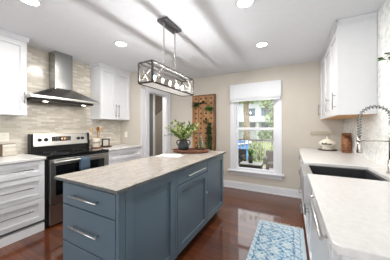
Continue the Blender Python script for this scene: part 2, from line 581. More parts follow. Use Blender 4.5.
def add_front(parent, kind, ax, n, out, u0, u1, z0, z1, mat, hu=None, hz=None, hl=.16, vert=False, rail=.055, flat=False, hm=None):
    if flat:
        m = MB().obox(ax, n, n + out * .02, u0, u1, z0, z1)
        d = part(kind, m, mat, parent, .003)
    else:
        d = part(kind, shaker(ax, n, out, u0, u1, z0, z1, rail), mat, parent, .0018)
    if hu is not None:
        part('handle', pull(ax, n + out * .02, out, hu, hz, hl, vert), hm or NICKEL, d)
    return d

# ================================================================== LEFT RUN
XF = -2.735      # left cabinet carcass front; fronts stand 2 cm proud
c = thing('drawer_cabinet', 'white three-drawer base cabinet left of the range', 'cabinet', (-3.03, .72, 0))
part('carcass', MB().box(XL + .004, XF, .30, 1.165, .13, .882), WHITE, c)
part('plinth', MB().box(XL + .004, XF + .005, .30, 1.165, 0, .095).box(XL + .004, XF - .03, .30, 1.165, .095, .13, 1), [WHITE, GAP], c)
for z0, z1, hz in ((.695, .872, .785), (.418, .689, .565), (.138, .412, .29)):
    add_front(c, 'drawer', 'x', XF, 1, .305, 1.16, z0, z1, WHITE, .81, hz, .46, hm=PULL)
single('countertop', MB().box(XL + .002, -2.69, .28, 1.168, .884, .914), QUARTZ, 'pale quartz countertop left of the range', 'countertop', bevel=.004)
c = thing('base_cabinet', 'white base cabinet between the range and the return wall', 'cabinet', (-3.03, 2.44, 0))
part('carcass', MB().box(XL + .004, XF, 2.058, YRET - .004, .1, .882), WHITE, c)
part('plinth', MB().box(XL + .004, XF - .05, 2.058, YRET - .004, 0, .1), WHITE, c)
add_front(c, 'drawer', 'x', XF, 1, 2.065, YRET - .01, .70, .872, WHITE, 2.445, .79, .34, hm=PULL)
add_front(c, 'door', 'x', XF, 1, 2.065, 2.435, .115, .692, WHITE, 2.40, .58, .14, True, hm=PULL)
add_front(c, 'door', 'x', XF, 1, 2.441, YRET - .01, .115, .692, WHITE, 2.476, .58, .14, True, hm=PULL)
single('countertop', MB().box(XL + .002, -2.69, 2.055, YRET - .003, .884, .914), QUARTZ, 'pale quartz countertop holding the utensil crock', 'countertop', bevel=.004)

# wall cabinets, left wall
XU = -3.06
def crown(ax, n, out, u0, u1, z=2.38):
    m = MB()
    for k_, (dz, o) in enumerate(((0, .006), (.02, .014), (.038, .022))):
        m.obox(ax, n, n + out * o, u0, u1, z + dz, ZC - .003)
    return m
c = thing('wall_cabinet', 'white wall cabinet left of the range hood', 'cabinet', (-3.19, .62, 1.43))
part('carcass', MB().box(XL + .004, XU, .10, 1.108, 1.43, 2.42), WHITE, c)
add_front(c, 'door', 'x', XU, 1, .105, .603, 1.435, 2.375, WHITE, .57, 1.67, .15, True, .065, hm=PULL)
add_front(c, 'door', 'x', XU, 1, .607, 1.105, 1.435, 2.375, WHITE, 1.072, 1.66, .15, True, .065, hm=PULL)
part('crown', crown('x', XU + .02, 1, .10, 1.125), WHITE, c)
c = thing('wall_cabinet', 'white two-door wall cabinet right of the range hood', 'cabinet', (-3.19, 2.49, 1.43))
part('carcass', MB().box(XL + .004, XU, 2.15, YRET - .004, 1.43, 2.42), WHITE, c)
add_front(c, 'door', 'x', XU, 1, 2.155, 2.487, 1.435, 2.375, WHITE, 2.455, 1.60, .25, True, .065, hm=PULL)
add_front(c, 'door', 'x', XU, 1, 2.492, YRET - .009, 1.435, 2.375, WHITE, 2.525, 1.60, .25, True, .065, hm=PULL)
m = crown('x', XU + .02, 1, 2.13, YRET - .005)
m.box(XL + .005, XU + .03, 2.118, 2.15, 2.40, ZC - .003)
part('crown', m, WHITE, c)

# range hood
h = thing('range_hood', 'stainless steel chimney range hood above the range', 'range hood', (-3.1, 1.54, 1.62))
part('chimney', MB().box(XL + .003, -3.14, 1.475, 1.725, 1.86, ZC - .004), STEEL, h, .003)
m = MB().hexa([(XL + .003, 1.09, 1.70), (-2.88, 1.09, 1.70), (-2.88, 2.025, 1.70), (XL + .003, 2.025, 1.70),
               (XL + .003, 1.455, 1.875), (-3.125, 1.455, 1.875), (-3.125, 1.745, 1.875), (XL + .003, 1.745, 1.875)])
part('canopy', m, STEEL, h, .002)
part('lip', MB().box(XL + .003, -2.872, 1.082, 2.022, 1.668, 1.70), STEELW, h, .003)
u = part('filter', MB().box(-3.28, -2.93, 1.12, 1.94, 1.638, 1.67), IRON, h)
for yy in (1.28, 1.80):
    part('lamp', MB().lathe([(0, 0), (.028, 0), (.028, .006), (0, .006)], (-2.97, yy, 1.628), 14), HOODL, u)
for yy in (1.47, 1.505, 1.54, 1.575, 1.61):
    part('button', MB().tube([(-2.874, yy, 1.678), (-2.868, yy, 1.678)], .006, 8), BLACK, h)
ld = bpy.data.lights.new('hood_light', 'AREA'); ld.shape = 'RECTANGLE'; ld.size = .12; ld.size_y = .7; ld.energy = HOOD_W; ld.color = (1, .93, .82)
lo = bpy.data.objects.new('hood_light', ld); col.objects.link(lo); lo.parent = h; lo.location = (.02, 0, .0)

# range
RY0, RY1 = 1.178, 2.048
r = thing('range', 'freestanding stainless steel electric range with black glass cooktop', 'range', (-3.0, 1.61, 0))
part('body', MB().box(XL + .005, -2.735, RY0, RY1, .025, .893).box(XL + .03, -2.76, RY0 + .02, RY1 - .02, 0, .025), BLACK, r)
part('cooktop', MB().box(XL + .06, -2.685, RY0, RY1, .895, .918), BLACKG, r, .004)
BURN = plain('burner_marking', '#4a4a4c', .3)
for (bx, by, br_) in ((-2.86, 1.40, .10), (-2.86, 1.83, .08), (-3.12, 1.40, .075), (-3.12, 1.83, .10)):
    part('burner_ring', MB().lathe([(br_ - .006, 0), (br_, 0), (br_, .0006), (br_ - .006, .0006), (br_ - .006, 0)], (bx, by, .9181), 32), BURN, r)
RB0 = RY0 + .045
b = part('backguard', MB().hexa([(XL + .006, RB0, 1.0), (-3.235, RB0, 1.0), (-3.235, RY1, 1.0), (XL + .006, RY1, 1.0),
                               (XL + .006, RB0, 1.18), (-3.265, RB0, 1.18), (-3.265, RY1, 1.18), (XL + .006, RY1, 1.18)]), STEELW, r, .006)
part('backguard_base', MB().box(XL + .006, -3.24, RB0, RY1, .9, 1.0), BLACK, r)
part('end_cap', MB().box(XL + .005, -3.225, RB0 - .006, RB0 + .022, .92, 1.185), BLACK, b)
part('end_cap', MB().box(XL + .005, -3.225, RY1 - .012, RY1 + .006, .92, 1.185), BLACK, b)
XBG = -3.2495
dsp = part('display', MB().box(XBG - .004, XBG + .004, 1.485, 1.755, 1.065, 1.135), BLACKG, b)
m = MB()
for (dy, segs) in ((0, 'bc'), (.02, 'abged'), (.048, 'abcdef'), (.068, 'abcd')):     # clock digits
    y0 = 1.60 + dy; x1 = XBG + .0048; z0 = 1.088; hh = .026; ww = .013; t = .003
    S = {'a': (0, ww, hh - t, hh), 'b': (ww - t, ww, hh / 2, hh), 'c': (ww - t, ww, 0, hh / 2), 'd': (0, ww, 0, t), 'e': (0, t, 0, hh / 2), 'f': (0, t, hh / 2, hh), 'g': (0, ww, hh / 2 - t / 2, hh / 2 + t / 2)}
    for sgm in segs:
        a_, b_, c_, d_ = S[sgm]
        m.box(x1 - .001, x1, y0 + a_, y0 + b_, z0 + c_, z0 + d_)
part('clock_digits', m, DIGIT, dsp)
m = MB()
for yy in (1.50, 1.523, 1.546, 1.569, 1.70, 1.72, 1.738):
    for zz in (1.08, 1.1, 1.12):
        m.box(XBG + .003, XBG + .005, yy, yy + .012, zz - .004, zz + .004)
part('button', m, plain('grey_button_print', '#9a9a98', .5), dsp, kind='stuff')
for yy in (1.325, 1.405, 1.875, 1.945):
    kn = part('knob', MB().tube([(XBG - .004, yy, 1.095), (XBG + .006, yy, 1.095)], .026, 16).tube([(XBG + .006, yy, 1.095), (XBG + .03, yy, 1.095)], .019, 16).box(XBG + .03, XBG + .036, yy - .004, yy + .004, 1.08, 1.11), BLACK, b)
d = part('oven_door', MB().box(-2.733, -2.69, RY0 + .03, RY1 - .012, .295, .865), STEELD, r, .004)
part('oven_window', MB().box(-2.692, -2.687, RY0 + .095, RY1 - .085, .40, .785), BLACKG, d)
m = MB().tube([(-2.64, RY0 + .05, .835), (-2.64, RY1 - .05, .835)], .012, 12)
for yy in (RY0 + .08, RY1 - .08):
    m.box(-2.69, -2.64, yy - .012, yy + .012, .825, .845)
part('handle', m, NICKEL, d)
part('control_strip', MB().box(-2.733, -2.695, RY0, RY1, .868, .893), BLACK, r)
part('storage_drawer', MB().box(-2.733, -2.695, RY0 + .03, RY1 - .012, .03, .285), STEELD, r, .004)
# towel over the oven handle
m = MB()
prof = [(-2.626, .64), (-2.624, .72), (-2.6235, .80), (-2.627, .841), (-2.64, .8505), (-2.653, .841), (-2.6565, .80), (-2.657, .72), (-2.656, .68)]
NY = 7
rows = []
for j in range(NY + 1):
    y = 1.55 + .135 * j / NY
    wv = .004 * math.sin(j * 2.2)
    rows.append([m.bm.verts.new((x + (wv if z < .79 else 0), y, z)) for x, z in prof])
for A, B in zip(rows, rows[1:]):
    for i in range(len(prof) - 1):
        f = m.bm.faces.new([A[i], A[i + 1], B[i + 1], B[i]]); f.smooth = True
tw = single('dish_towel', m, TOWELM, 'blue dish towel hanging over the oven handle', 'towel')
sm = tw.modifiers.new('thick', 'SOLIDIFY'); sm.thickness = .003; sm.offset = 1

# ================================================================== ISLAND
IX0, IX1, IY0, IY1 = -1.545, -.920, .762, 2.668
isl = thing('kitchen_island', 'blue grey shaker kitchen island with drawers on its end', 'kitchen island', (-1.26, 1.71, 0))
part('carcass', MB().box(IX0, IX1 - .02, IY0 + .02, IY1, .105, .889), BLUE, isl)
part('toe_kick', MB().box(IX0 + .06, IX1 - .09, IY0 + .08, IY1 - .05, 0, .105), TOE, isl)
for z0, z1, hz in ((.715, .868, .795), (.442, .708, .578), (.125, .435, .30)):
    add_front(isl, 'drawer', 'y', IY0 + .02, -1, IX0 + .02, IX1 - .03, z0, z1, BLUE, -1.24, hz, .31, flat=True)
part('corner_post', MB().box(IX1 - .025, IX1, IY0, IY0 + .05, .105, .889), BLUE, isl, .002)
part('corner_post', MB().box(IX1 - .02, IX1, 1.365, 1.398, .105, .889), BLUE, isl, .002)
part('side_panel', shaker('x', IX1 - .02, 1, IY0 + .052, 1.362, .115, .878, .065), BLUE, isl, .002)
add_front(isl, 'drawer', 'x', IX1 - .02, 1, 1.402, 2.062, .748, .872, BLUE, 1.75, .808, .40, flat=True)
add_front(isl, 'door', 'x', IX1 - .02, 1, 1.402, 2.062, .115, .740, BLUE, rail=.065)
d = add_front(isl, 'door', 'x', IX1 - .02, 1, 2.068, 2.664, .115, .872, BLUE, rail=.065)
part('knob', MB().tube([(IX1, 2.015, .50), (IX1 + .012, 2.015, .50)], .006, 8).tube([(IX1 + .012, 2.015, .50), (IX1 + .026, 2.015, .50)], .013, 10), NICKEL, d)
# stone top with a slightly broken edge
m = MB()
pts = []
X0, X1, Y0, Y1 = -1.628, -.889, .728, 2.702
def edge(a, b, n):
    for i in range(n):
        t = i / n
        pts.append((a[0] + (b[0] - a[0]) * t + rnd.uniform(-.002, .002), a[1] + (b[1] - a[1]) * t + rnd.uniform(-.002, .002)))
X0 = -1.572
edge((X0, Y0), (X1, Y0), 16); edge((X1, Y0), (X1, Y1), 44); edge((X1, Y1), (X0, Y1), 16); edge((X0, Y1), (X0, Y0), 44)
m.prism(pts, .890, .914)
for f in m.bm.faces:
    f.normal_update()
    if abs(f.normal.z) < .5:
        f.material_index = 1
it = single('island_countertop', m, [GRANITE, GEDGE], 'veined beige granite slab on top of the blue island', 'countertop', bevel=.004)

pv_ = Vector((-.889, .72, 0))
for o in (isl, it):
    rm = Matrix.Rotation(math.radians(-0.2), 3, 'Z')
    o.location = pv_ + rm @ (o.location - pv_) + Vector((.006, 0, 0))
    o.rotation_euler.z = math.radians(-0.2)

# ================================================================== RIGHT RUN
CX = .114
XRF = .165      # carcass front of the right run
c = thing('base_cabinet', 'white end cabinet closing the right run nearest the camera', 'cabinet', (.46, .82, 0))
part('carcass', MB().box(XRF, XR - .004, .735, .945, .1, .882), WHITE, c)
part('plinth', MB().box(XRF + .05, XR - .004, .735, .945, 0, .1), WHITE, c)
add_front(c, 'door', 'x', XRF, -1, .738, .942, .115, .875, WHITE, rail=.05)
c = thing('dishwasher', 'white fronted dishwasher with a long bar handle', 'dishwasher', (.46, 1.3, 0))
part('body', MB().box(XRF, XR - .03, .95, 1.675, .1, .88), GAP, c)
part('plinth', MB().box(XRF + .05, XR - .03, .95, 1.675, 0, .1), TOE, c)
d = part('door', MB().box(XRF - .022, XRF, .953, 1.672, .11, .872), WHITE, c, .003)
part('handle', pull('x', XRF - .022, -1, 1.20, .815, .56, False, .009, .032), NICKEL, d)
c = thing('sink_cabinet', 'white two-door cabinet under the apron sink', 'cabinet', (.46, 1.98, 0))
part('carcass', MB().box(XRF, XR - .004, 1.68, 2.30, .1, .66), WHITE, c)
part('plinth', MB().box(XRF + .05, XR - .004, 1.68, 2.30, 0, .1), WHITE, c)
add_front(c, 'door', 'x', XRF, -1, 1.684, 1.987, .115, .655, WHITE, 1.955, .55, .14, True, hm=PULL)
add_front(c, 'door', 'x', XRF, -1, 1.992, 2.296, .115, .655, WHITE, 2.025, .55, .14, True, hm=PULL)
c = thing('drawer_cabinet', 'white drawer cabinet between the sink and the window wall', 'cabinet', (.46, 3.05, 0))
part('carcass', MB().box(XRF, XR - .004, 2.305, YW - .004, .1, .882), WHITE, c)
part('plinth', MB().box(XRF + .05, XR - .004, 2.305, YW - .03, 0, .1), WHITE, c)
for y0, y1 in ((2.309, 3.05), (3.055, YW - .01)):
    for z0, z1 in ((.70, .872), (.41, .692), (.115, .402)):
        add_front(c, 'drawer', 'x', XRF, -1, y0, y1, z0, z1, WHITE, (y0 + y1) / 2, (z0 + z1) / 2, .30, hm=PULL)
# worktop with its sink cut-out, near corner rounded
m = MB()
arc = [(CX + .03 - .03 * math.cos(t), .705 + .03 - .03 * math.sin(t)) for t in [PI / 2 * i / 6 for i in range(7)]]
m.prism(arc + [(XR - .002, .705), (XR - .002, 1.70), (CX, 1.70)], .884, .914)
m.box(.627, XR - .002, 1.70, 2.25, .884, .914)
m.box(CX, XR - .002, 2.25, YW - .003, .884, .914)
single('countertop', m, QUARTZ, 'white quartz countertop around the dark sink', 'countertop', bevel=.004)
# apron sink
s_ = thing('sink', 'dark apron front sink set into the white right countertop', 'sink', (.33, 1.98, .67))
a0, a1, b0, b1 = .085, .625, 1.703, 2.247
m = MB().box(a0 + .075, a1, b0, b0 + .02, .68, .883).box(a0 + .075, a1, b1 - .02, b1, .68, .883).box(a1 - .02, a1, b0 + .02, b1 - .02, .68, .883).box(a0 + .075, a1 - .02, b0 + .02, b1 - .02, .668, .685)
part('basin', m, SINK, s_)
part('apron', MB().box(a0, a0 + .075, b0, b1, .668, .895), SINKRIM, s_, .006)
part('drain', MB().lathe([(.0, .0), (.042, 0), (.045, .004), (.03, .002), (0, .001)], (.36, 1.98, .685), 20), CHROME, s_)
# spring faucet
FX, FY = .70, 2.0
f_ = thing('faucet', 'tall chrome pull-down faucet with a coiled spring neck behind the sink', 'faucet', (FX, FY, .914))
part('base', MB().lathe([(0, 0), (.031, 0), (.031, .008), (.024, .014), (.024, .10), (.018, .11), (0, .11)], (FX, FY, .914), 18), CHROME, f_)
part('post', MB().tube([(FX, FY, 1.0), (FX, FY, 1.32)], .0165, 12), CHROME, f_)
SXF = .505
R_ = (FX - SXF) / 2
ZT = 1.347
path = [(FX, FY, 1.30)] + [(FX - R_ + R_ * math.cos(t), FY, ZT + R_ * math.sin(t)) for t in [PI * i / 20 for i in range(21)]] + [(SXF, FY, 1.24), (SXF, FY, 1.19)]
part('hose', MB().tube(path, .005, 10), PULL, f_)
# helix around the hose
pv = [Vector(p) for p in path]
L = [0]
for a_, b_ in zip(pv, pv[1:]):
    L.append(L[-1] + (b_ - a_).length)
hel = []
turns, per = 22, 9
for i in range(turns * per + 1):
    t = i / (turns * per) * L[-1] * .999
    j = max(q for q in range(len(L) - 1) if L[q] <= t)
    fr = (t - L[j]) / (L[j + 1] - L[j])
    p = pv[j].lerp(pv[j + 1], fr)
    dd = (pv[j + 1] - pv[j]).normalized()
    side = Vector((0, 1, 0)); oth = dd.cross(side)
    an = 2 * PI * i / per
    hel.append(p + (side * math.cos(an) + oth * math.sin(an)) * .0145)
part('spring', MB().tube(hel, .0024, 5), DKNICKEL, f_)
part('spray_head', MB().lathe([(0, 0), (.020, 0), (.022, .006), (.019, .06), (.014, .13), (0, .13)], (SXF, FY, 1.065), 16).box(SXF - .030, SXF - .016, FY - .006, FY + .006, 1.085, 1.155), CHROME, f_)
part('support_arm', MB().tube([(FX, FY, 1.168), (SXF, FY, 1.168)], .005, 8).tube([(SXF, FY - .001, 1.158), (SXF, FY - .001, 1.178)], .0205, 14), CHROME, f_)
part('lever', MB().tube([(FX, FY, .985), (FX, FY - .045, .99)], .009, 10).tube([(FX, FY - .045, .985), (FX - .005, FY - .06, 1.06)], .0055, 8), CHROME, f_)

# wall cabinet on the right
XRU = .465
c = thing('wall_cabinet', 'white wall cabinet with a bare side panel above the sink counter', 'cabinet', (.6, 3.17, 1.413))
part('carcass', MB().box(XRU, XR - .003, 2.512, YW - .004, 1.43, 2.42), WHITE, c)
part('side_panel', MB().box(XRU - .02, XR - .003, 2.495, 2.512, 1.415, 2.42), WHITE, c)
part('bottom_panel', MB().box(XRU + .004, XR - .003, 2.514, YW - .004, 1.413, 1.43), UNDERW, c)
yy = [2.516, 2.956, 3.396, YW - .01]
for i in range(3):
    hu = yy[i] + .05
    add_front(c, 'door', 'x', XRU, -1, yy[i] + .002, yy[i + 1] - .002, 1.415, 2.375, WHITE, hu if i < 2 else yy[i + 1] - .06, 1.575, .19, True, .065, hm=PULL)
m = crown('x', XRU - .02, -1, 2.47, YW - .005)
for dz, o in ((0, .006), (.02, .014), (.038, .022)):
    m.box(XRU - .02, XR - .003, 2.495 - o, 2.495, 2.38 + dz, ZC - .003)
part('crown', m, WHITE, c)

# ================================================================== LIGHTS OF THE ROOM
def downlight():
    o = thing('recessed_light', 'x', 'ceiling light', (0, 0, ZC), 'recessed ceiling lights')
    part('trim_ring', MB().lathe([(.066, -.001), (.088, -.001), (.092, -.004), (.086, -.009), (.07, -.007), (.066, -.001)], (0, 0, 0), 28), TRIMW, o, local=True)
    part('diffuser', MB().lathe([(0, -.004), (.07, -.004), (.07, -.002), (0, -.002)], (0, 0, 0), 24), LAMPM, o, local=True)
    ld = bpy.data.lights.new('downlight_glow', 'AREA')
    ld.shape = 'DISK'; ld.size = .14; ld.energy = DOWNLIGHT_W; ld.color = (1, .965, .92)
    lo = bpy.data.objects.new('downlight_glow', ld)
    col.objects.link(lo); lo.parent = o; lo.location = (0, 0, -.012)
    return o
DL = downlight()
for i, (x, y, lab) in enumerate(((-2.1, 1.79, 'round recessed ceiling light above the left half, between hood and chandelier'),
                                 (-.365, 2.72, 'round recessed ceiling light nearest the window wall'),
                                 (-.38, 1.73, 'round recessed ceiling light at the top edge above the walkway'),
                                 (-2.12, .79, 'round recessed ceiling light near the left wall cabinet'))):
    o = DL if i == 0 else copy_tree(DL)
    o.location = (x, y, ZC)
    o['label'] = lab

# linear chandelier
PX, PY0, PY1 = -1.2135, 1.318, 2.105
PZ0, PZ1, HWD = 1.70, 1.892, .0835
PYC = (PY0 + PY1) / 2
ch = thing('chandelier', 'linear open cage chandelier with candle bulbs hanging above the island', 'chandelier', (PX, PYC, PZ0))
part('canopy', MB().box(PX - .062, PX + .062, PYC - .15, PYC + .15, ZC - .03, ZC - .002), CANOPYM, ch, .004)
for dy in (-.112, .1):
    m = MB()
    zz = ZC - .03
    i = 0
    while zz > PZ1 + .035:
        a = (i % 2) * PI / 2
        lk = [(PX + .009 * math.cos(t) * math.cos(a), PYC + dy + .009 * math.cos(t) * math.sin(a), zz - .016 + .018 * math.sin(t)) for t in [2 * PI * q / 10 for q in range(10)]]
        m.tube(lk, .0034, 5, closed=True)
        zz -= .029; i += 1
    part('chain', m, CHAINM, ch)
t = .0075
m = MB()
for sx in (-1, 1):
    x = PX + sx * HWD
    for z in (PZ0, PZ1):
        m.box(x - t, x + t, PY0, PY1, z - t, z + t)
    for y in (PY0, PY1):
        m.box(x - t, x + t, y - t, y + t, PZ0, PZ1)
for y in (PY0, PY1):
    for z in (PZ0, PZ1):
        m.box(PX - HWD, PX + HWD, y - t, y + t, z - t, z + t)
fr = part('cage_frame', m, IRON, ch)
for y in (PY0, PY1):
    for z0, z1 in ((PZ0, PZ1), (PZ1, PZ0)):
        part('cross_brace', MB().tube([(PX - HWD, y, z0), (PX + HWD, y, z1)], .006, 4), FRAMEW, fr)
for sx in (-1, 1):
    x = PX + sx * HWD
    for ya, yb in ((PY0, PY0 + .17), (PY1, PY1 - .17)):
        for z0, z1 in ((PZ0, PZ1), (PZ1, PZ0)):
            part('cross_brace', MB().tube([(x, ya, z0), (x, yb, z1)], .005, 4), FRAMEW, fr)
part('top_bar', MB().box(PX - .007, PX + .007, PY0, PY1, PZ1 - .006, PZ1 + .008), IRON, ch)
part('bottom_panel', MB().box(PX - HWD + .009, PX + HWD - .009, PY0 + .009, PY1 - .009, PZ0 - .003, PZ0 + .001), FROST, ch)
for i in range(5):
    y = PY0 + .13 + i * (PY1 - PY0 - .26) / 4
    so = part('candle_socket', MB().lathe([(0, 0), (.016, 0), (.018, .006), (.011, .012), (.011, .06), (0, .06)], (PX, y, PZ0 + .002), 12), PLATE, ch)
    part('bulb', MB().lathe([(0, 0), (.005, .003), (.008, .012), (.006, .022), (.002, .032), (0, .034)], (PX, y, PZ0 + .062), 10), BULBM, so)

# ================================================================== ITEMS ON THE ISLAND
TX, TY = -1.30, 2.36
def tray_mesh(cx, cy, z, rx, ry, hgt, wl=.012, n=36):
    return MB().lathe([(0, 0), (.94, 0), (1.0, hgt), (.955, hgt), (.90, .012), (0, .012)], (0, 0, 0), n, 0, rx, ry)
tr = thing('serving_tray', 'dark wooden oval tray on the island holding vase and carafe', 'tray', (TX, TY, .914))
m = MB().lathe([(0, .006), (.93, .006), (1.0, .045), (.955, .045), (.90, .018), (0, .018)], (0, 0, 0), 40, 0, .275, .16)
o = part('tray_dish', m, TRAYW, tr, local=True)
o.rotation_euler = (0, 0, math.radians(28))
for k_ in range(4):
    a = math.radians(28) + PI / 4 + k_ * PI / 2
    part('foot', MB().lathe([(0, 0), (.012, 0), (.012, .01), (0, .01)], (.16 * math.cos(a), .12 * math.sin(a), 0), 10), IRON, tr, local=True)
ZT_ = .914 + .019
# vase
VX, VY = -1.39, 2.295
v = thing('vase', 'black two-handled stoneware vase full of greenery on the tray', 'vase', (VX, VY, ZT_))
K_ = 1.32
part('body', MB().lathe([(r_ * 1.12, z_ * K_) for r_, z_ in ((0, 0), (.045, 0), (.062, .012), (.072, .05), (.066, .085), (.045, .108), (.04, .118), (.047, .128), (.040, .128), (.035, .116), (.05, .085), (.056, .05), (0, .02))], (VX, VY, ZT_), 26), POT, v)
ca, sa = math.cos(math.radians(28)), math.sin(math.radians(28))
for sg in (-1, 1):
    pts_ = [(VX + sg * rr_ * 1.12 * ca, VY + sg * rr_ * 1.12 * sa, ZT_ + z_ * K_) for rr_, z_ in ((.043, .114), (.064, .122), (.082, .112), (.088, .094), (.080, .076), (.066, .066))]
    part('handle', MB().tube(pts_, .008, 8), POT, v)
gr = MB()
stems = MB()
for i in range(60):
    an = rnd.uniform(0, 2 * PI); tilt = rnd.uniform(.05, 1.0)
    d0 = Vector((math.cos(an) * tilt, math.sin(an) * tilt, 1)).normalized()
    ln = rnd.uniform(.14, .30)
    p0 = Vector((VX + .02 * math.cos(an), VY + .02 * math.sin(an), ZT_ + .15))
    pts_ = []
    for q in range(6):
        t_ = q / 5
        pts_.append(p0 + d0 * ln * t_ + Vector((math.cos(an), math.sin(an), -0.35)) * .06 * t_ * t_)
    stems.tube(pts_, .0016, 4)
    pale = 1 if rnd.random() < .5 else 0
    for q in range(1, 6):
        for _ in range(4):
            dr = (d0 + Vector((rnd.uniform(-1, 1), rnd.uniform(-1, 1), rnd.uniform(-.5, .8)))).normalized()
            gr.leaf(pts_[q], dr, rnd.uniform(.036, .06), rnd.uniform(.013, .022), mi=pale)
bq = part('greenery', gr, [LEAF, LEAFP], v, kind='stuff')
part('stems', stems, LEAFM, v, kind='stuff')
# a dark-budded twig reaching to the left
m = MB()
tw_pts = [Vector((VX, VY, ZT_ + .15)), Vector((VX - .09, VY - .05, ZT_ + .23)), Vector((VX - .17, VY - .09, ZT_ + .24)), Vector((VX - .23, VY - .12, ZT_ + .22))]
m.tube(tw_pts, .002, 5)
for p in tw_pts[1:]:
    for _ in range(5):
        q = p + Vector((rnd.uniform(-.03, .03), rnd.uniform(-.03, .03), rnd.uniform(-.03, .03)))
        m.leaf(q, (rnd.uniform(-1, 1), rnd.uniform(-1, 1), rnd.uniform(-1, 1)), .022, .014)
part('twig', m, POT, v)
# carafe with a sprig
GX, GY = -1.18, 2.43
g_ = thing('carafe', 'clear glass carafe holding a green sprig beside the black vase', 'carafe', (GX, GY, ZT_))
part('body', MB().lathe([(r_ * 1.15, z_ * 1.25) for r_, z_ in ((0, 0), (.043, 0), (.050, .012), (.048, .06), (.030, .11), (.017, .14), (.016, .19), (.024, .215), (.0225, .215), (.0145, .19), (.0155, .14), (.0285, .11), (.0465, .06), (.048, .014), (0, .006))], (GX, GY, ZT_), 24), CLEAR, g_)
m = MB()
for i in range(6):
    an = rnd.uniform(0, 6.28)
    pts_ = [(GX + .02 * math.cos(an) * (1 - t_), GY + .02 * math.sin(an) * (1 - t_), ZT_ + .012 + .2 * t_) for t_ in (0, .5, 1)]
    m.tube(pts_, .0016, 4)
    for _ in range(5):
        m.leaf((GX + rnd.uniform(-.025, .025), GY + rnd.uniform(-.025, .025), ZT_ + rnd.uniform(.02, .10)), (rnd.uniform(-.5, .5), rnd.uniform(-.5, .5), 1), .035, .014)
part('sprig', m, LEAFM, g_, kind='stuff')
# folded white cloth
m = MB()
NXg, NYg = 8, 8
def cloth(cx, cy, z, w_, d_, rot, th):
    g0 = []
    for i in range(NXg + 1):
        row = []
        for j in range(NYg + 1):
            u_ = (i / NXg - .5) * w_; v_ = (j / NYg - .5) * d_
            x_ = cx + u_ * math.cos(rot) - v_ * math.sin(rot); y_ = cy + u_ * math.sin(rot) + v_ * math.cos(rot)
            row.append(m.bm.verts.new((x_, y_, z + th + .0015 * math.sin(i * 1.7 + j) * math.sin(j * 1.3))))
        g0.append(row)
    lo_ = []
    for i in range(NXg + 1):
        lo_.append([m.bm.verts.new((vv.co.x, vv.co.y, z)) for vv in g0[i]])
    for i in range(NXg):
        for j in range(NYg):
            f = m.bm.faces.new([g0[i][j], g0[i + 1][j], g0[i + 1][j + 1], g0[i][j + 1]]); f.smooth = True
            m.bm.faces.new([lo_[i][j], lo_[i][j + 1], lo_[i + 1][j + 1], lo_[i + 1][j]])
    for i in range(NXg):
        m.bm.faces.new([g0[i][0], lo_[i][0], lo_[i + 1][0], g0[i + 1][0]])
        m.bm.faces.new([g0[i][NYg], g0[i + 1][NYg], lo_[i + 1][NYg], lo_[i][NYg]])
    for j in range(NYg):
        m.bm.faces.new([g0[0][j], g0[0][j + 1], lo_[0][j + 1], lo_[0][j]])
        m.bm.faces.new([g0[NXg][j], lo_[NXg][j], lo_[NXg][j + 1], g0[NXg][j + 1]])
cloth(-1.365, 1.925, .9145, .31, .19, math.radians(12), .007)
cloth(-1.38, 1.95, .9215, .26, .15, math.radians(20), .006)
single('napkin', m, PAPERM, 'folded white linen napkin lying on the island', 'napkin')

# ================================================================== LEFT COUNTER ITEMS
tr = thing('wooden_tray', 'small round dark wooden tray on the counter right of the range', 'tray', (-3.10, 2.215, .914))
part('dish', MB().lathe([(0, 0), (.16, 0), (.175, .02), (.168, .02), (.155, .008), (0, .008)], (0, 0, 0), 32), TRAYW, tr, local=True)
CRX, CRY = -3.15, 2.14
ck = thing('utensil_crock', 'cream ceramic crock on the round tray right of the range', 'crock', (CRX, CRY, .923))
part('body', MB().lathe([(0, 0), (.058, 0), (.063, .006), (.063, .15), (.066, .158), (.058, .158), (.056, .012), (0, .012)], (CRX, CRY, .923), 24), CERAMIC, ck)
part('band', MB().lathe([(.0632, .07), (.0645, .07), (.0645, .10), (.0632, .10), (.0632, .07)], (CRX, CRY, .923), 24), plain('taupe_band', '#a59b8c', .4), ck)
def spoon(name, label, a, lean, ln, mat, kind):
    b0_ = Vector((CRX + .022 * math.cos(a), CRY + .022 * math.sin(a), .938))
    d_ = Vector((math.cos(a) * lean, math.sin(a) * lean, 1)).normalized()
    m_ = MB()
    e = b0_ + d_ * ln
    m_.tube([b0_, b0_ + d_ * ln * .8], .0055, 8)
    s__ = Vector((0, 1, 0))
    w_ = {'spoon': (.008, .025, .031, .026, .008), 'spatula': (.012, .024, .029, .031, .028), 'fork': (.008, .02, .022, .018, .01)}[kind]
    ring = [b0_ + d_ * (ln * .76 + ln * .24 * q / 4) for q in range(5)]
    nr = d_.cross(s__).normalized()
    s2 = nr.cross(d_)
    rows_ = []
    for p_, ww in zip(ring, w_):
        rows_.append([m_.bm.verts.new(p_ + s2 * ww * c1_ + nr * c2_) for c1_, c2_ in ((-1, 0), (-.4, .005), (.4, .005), (1, 0), (.4, -.003), (-.4, -.003))])
    for A, B in zip(rows_, rows_[1:]):
        for j in range(6):
            f = m_.bm.faces.new([A[j], A[(j + 1) % 6], B[(j + 1) % 6], B[j]]); f.smooth = True
    m_.bm.faces.new(rows_[0][::-1]); m_.bm.faces.new(rows_[-1])
    single(name, m_, mat, label, 'utensil', 'wooden utensils in the crock')
spoon('wooden_spoon', 'pale wooden spoon leaning left in the cream crock', -1.7, .2, .345, SPOONW, 'spoon')
spoon('wooden_spoon', 'dark brown wooden spoon upright in the cream crock', -.2, .14, .36, SPOOND, 'spoon')
spoon('wooden_spatula', 'pale wooden spatula in the middle of the cream crock', .75, .16, .35, SPOONW, 'spatula')
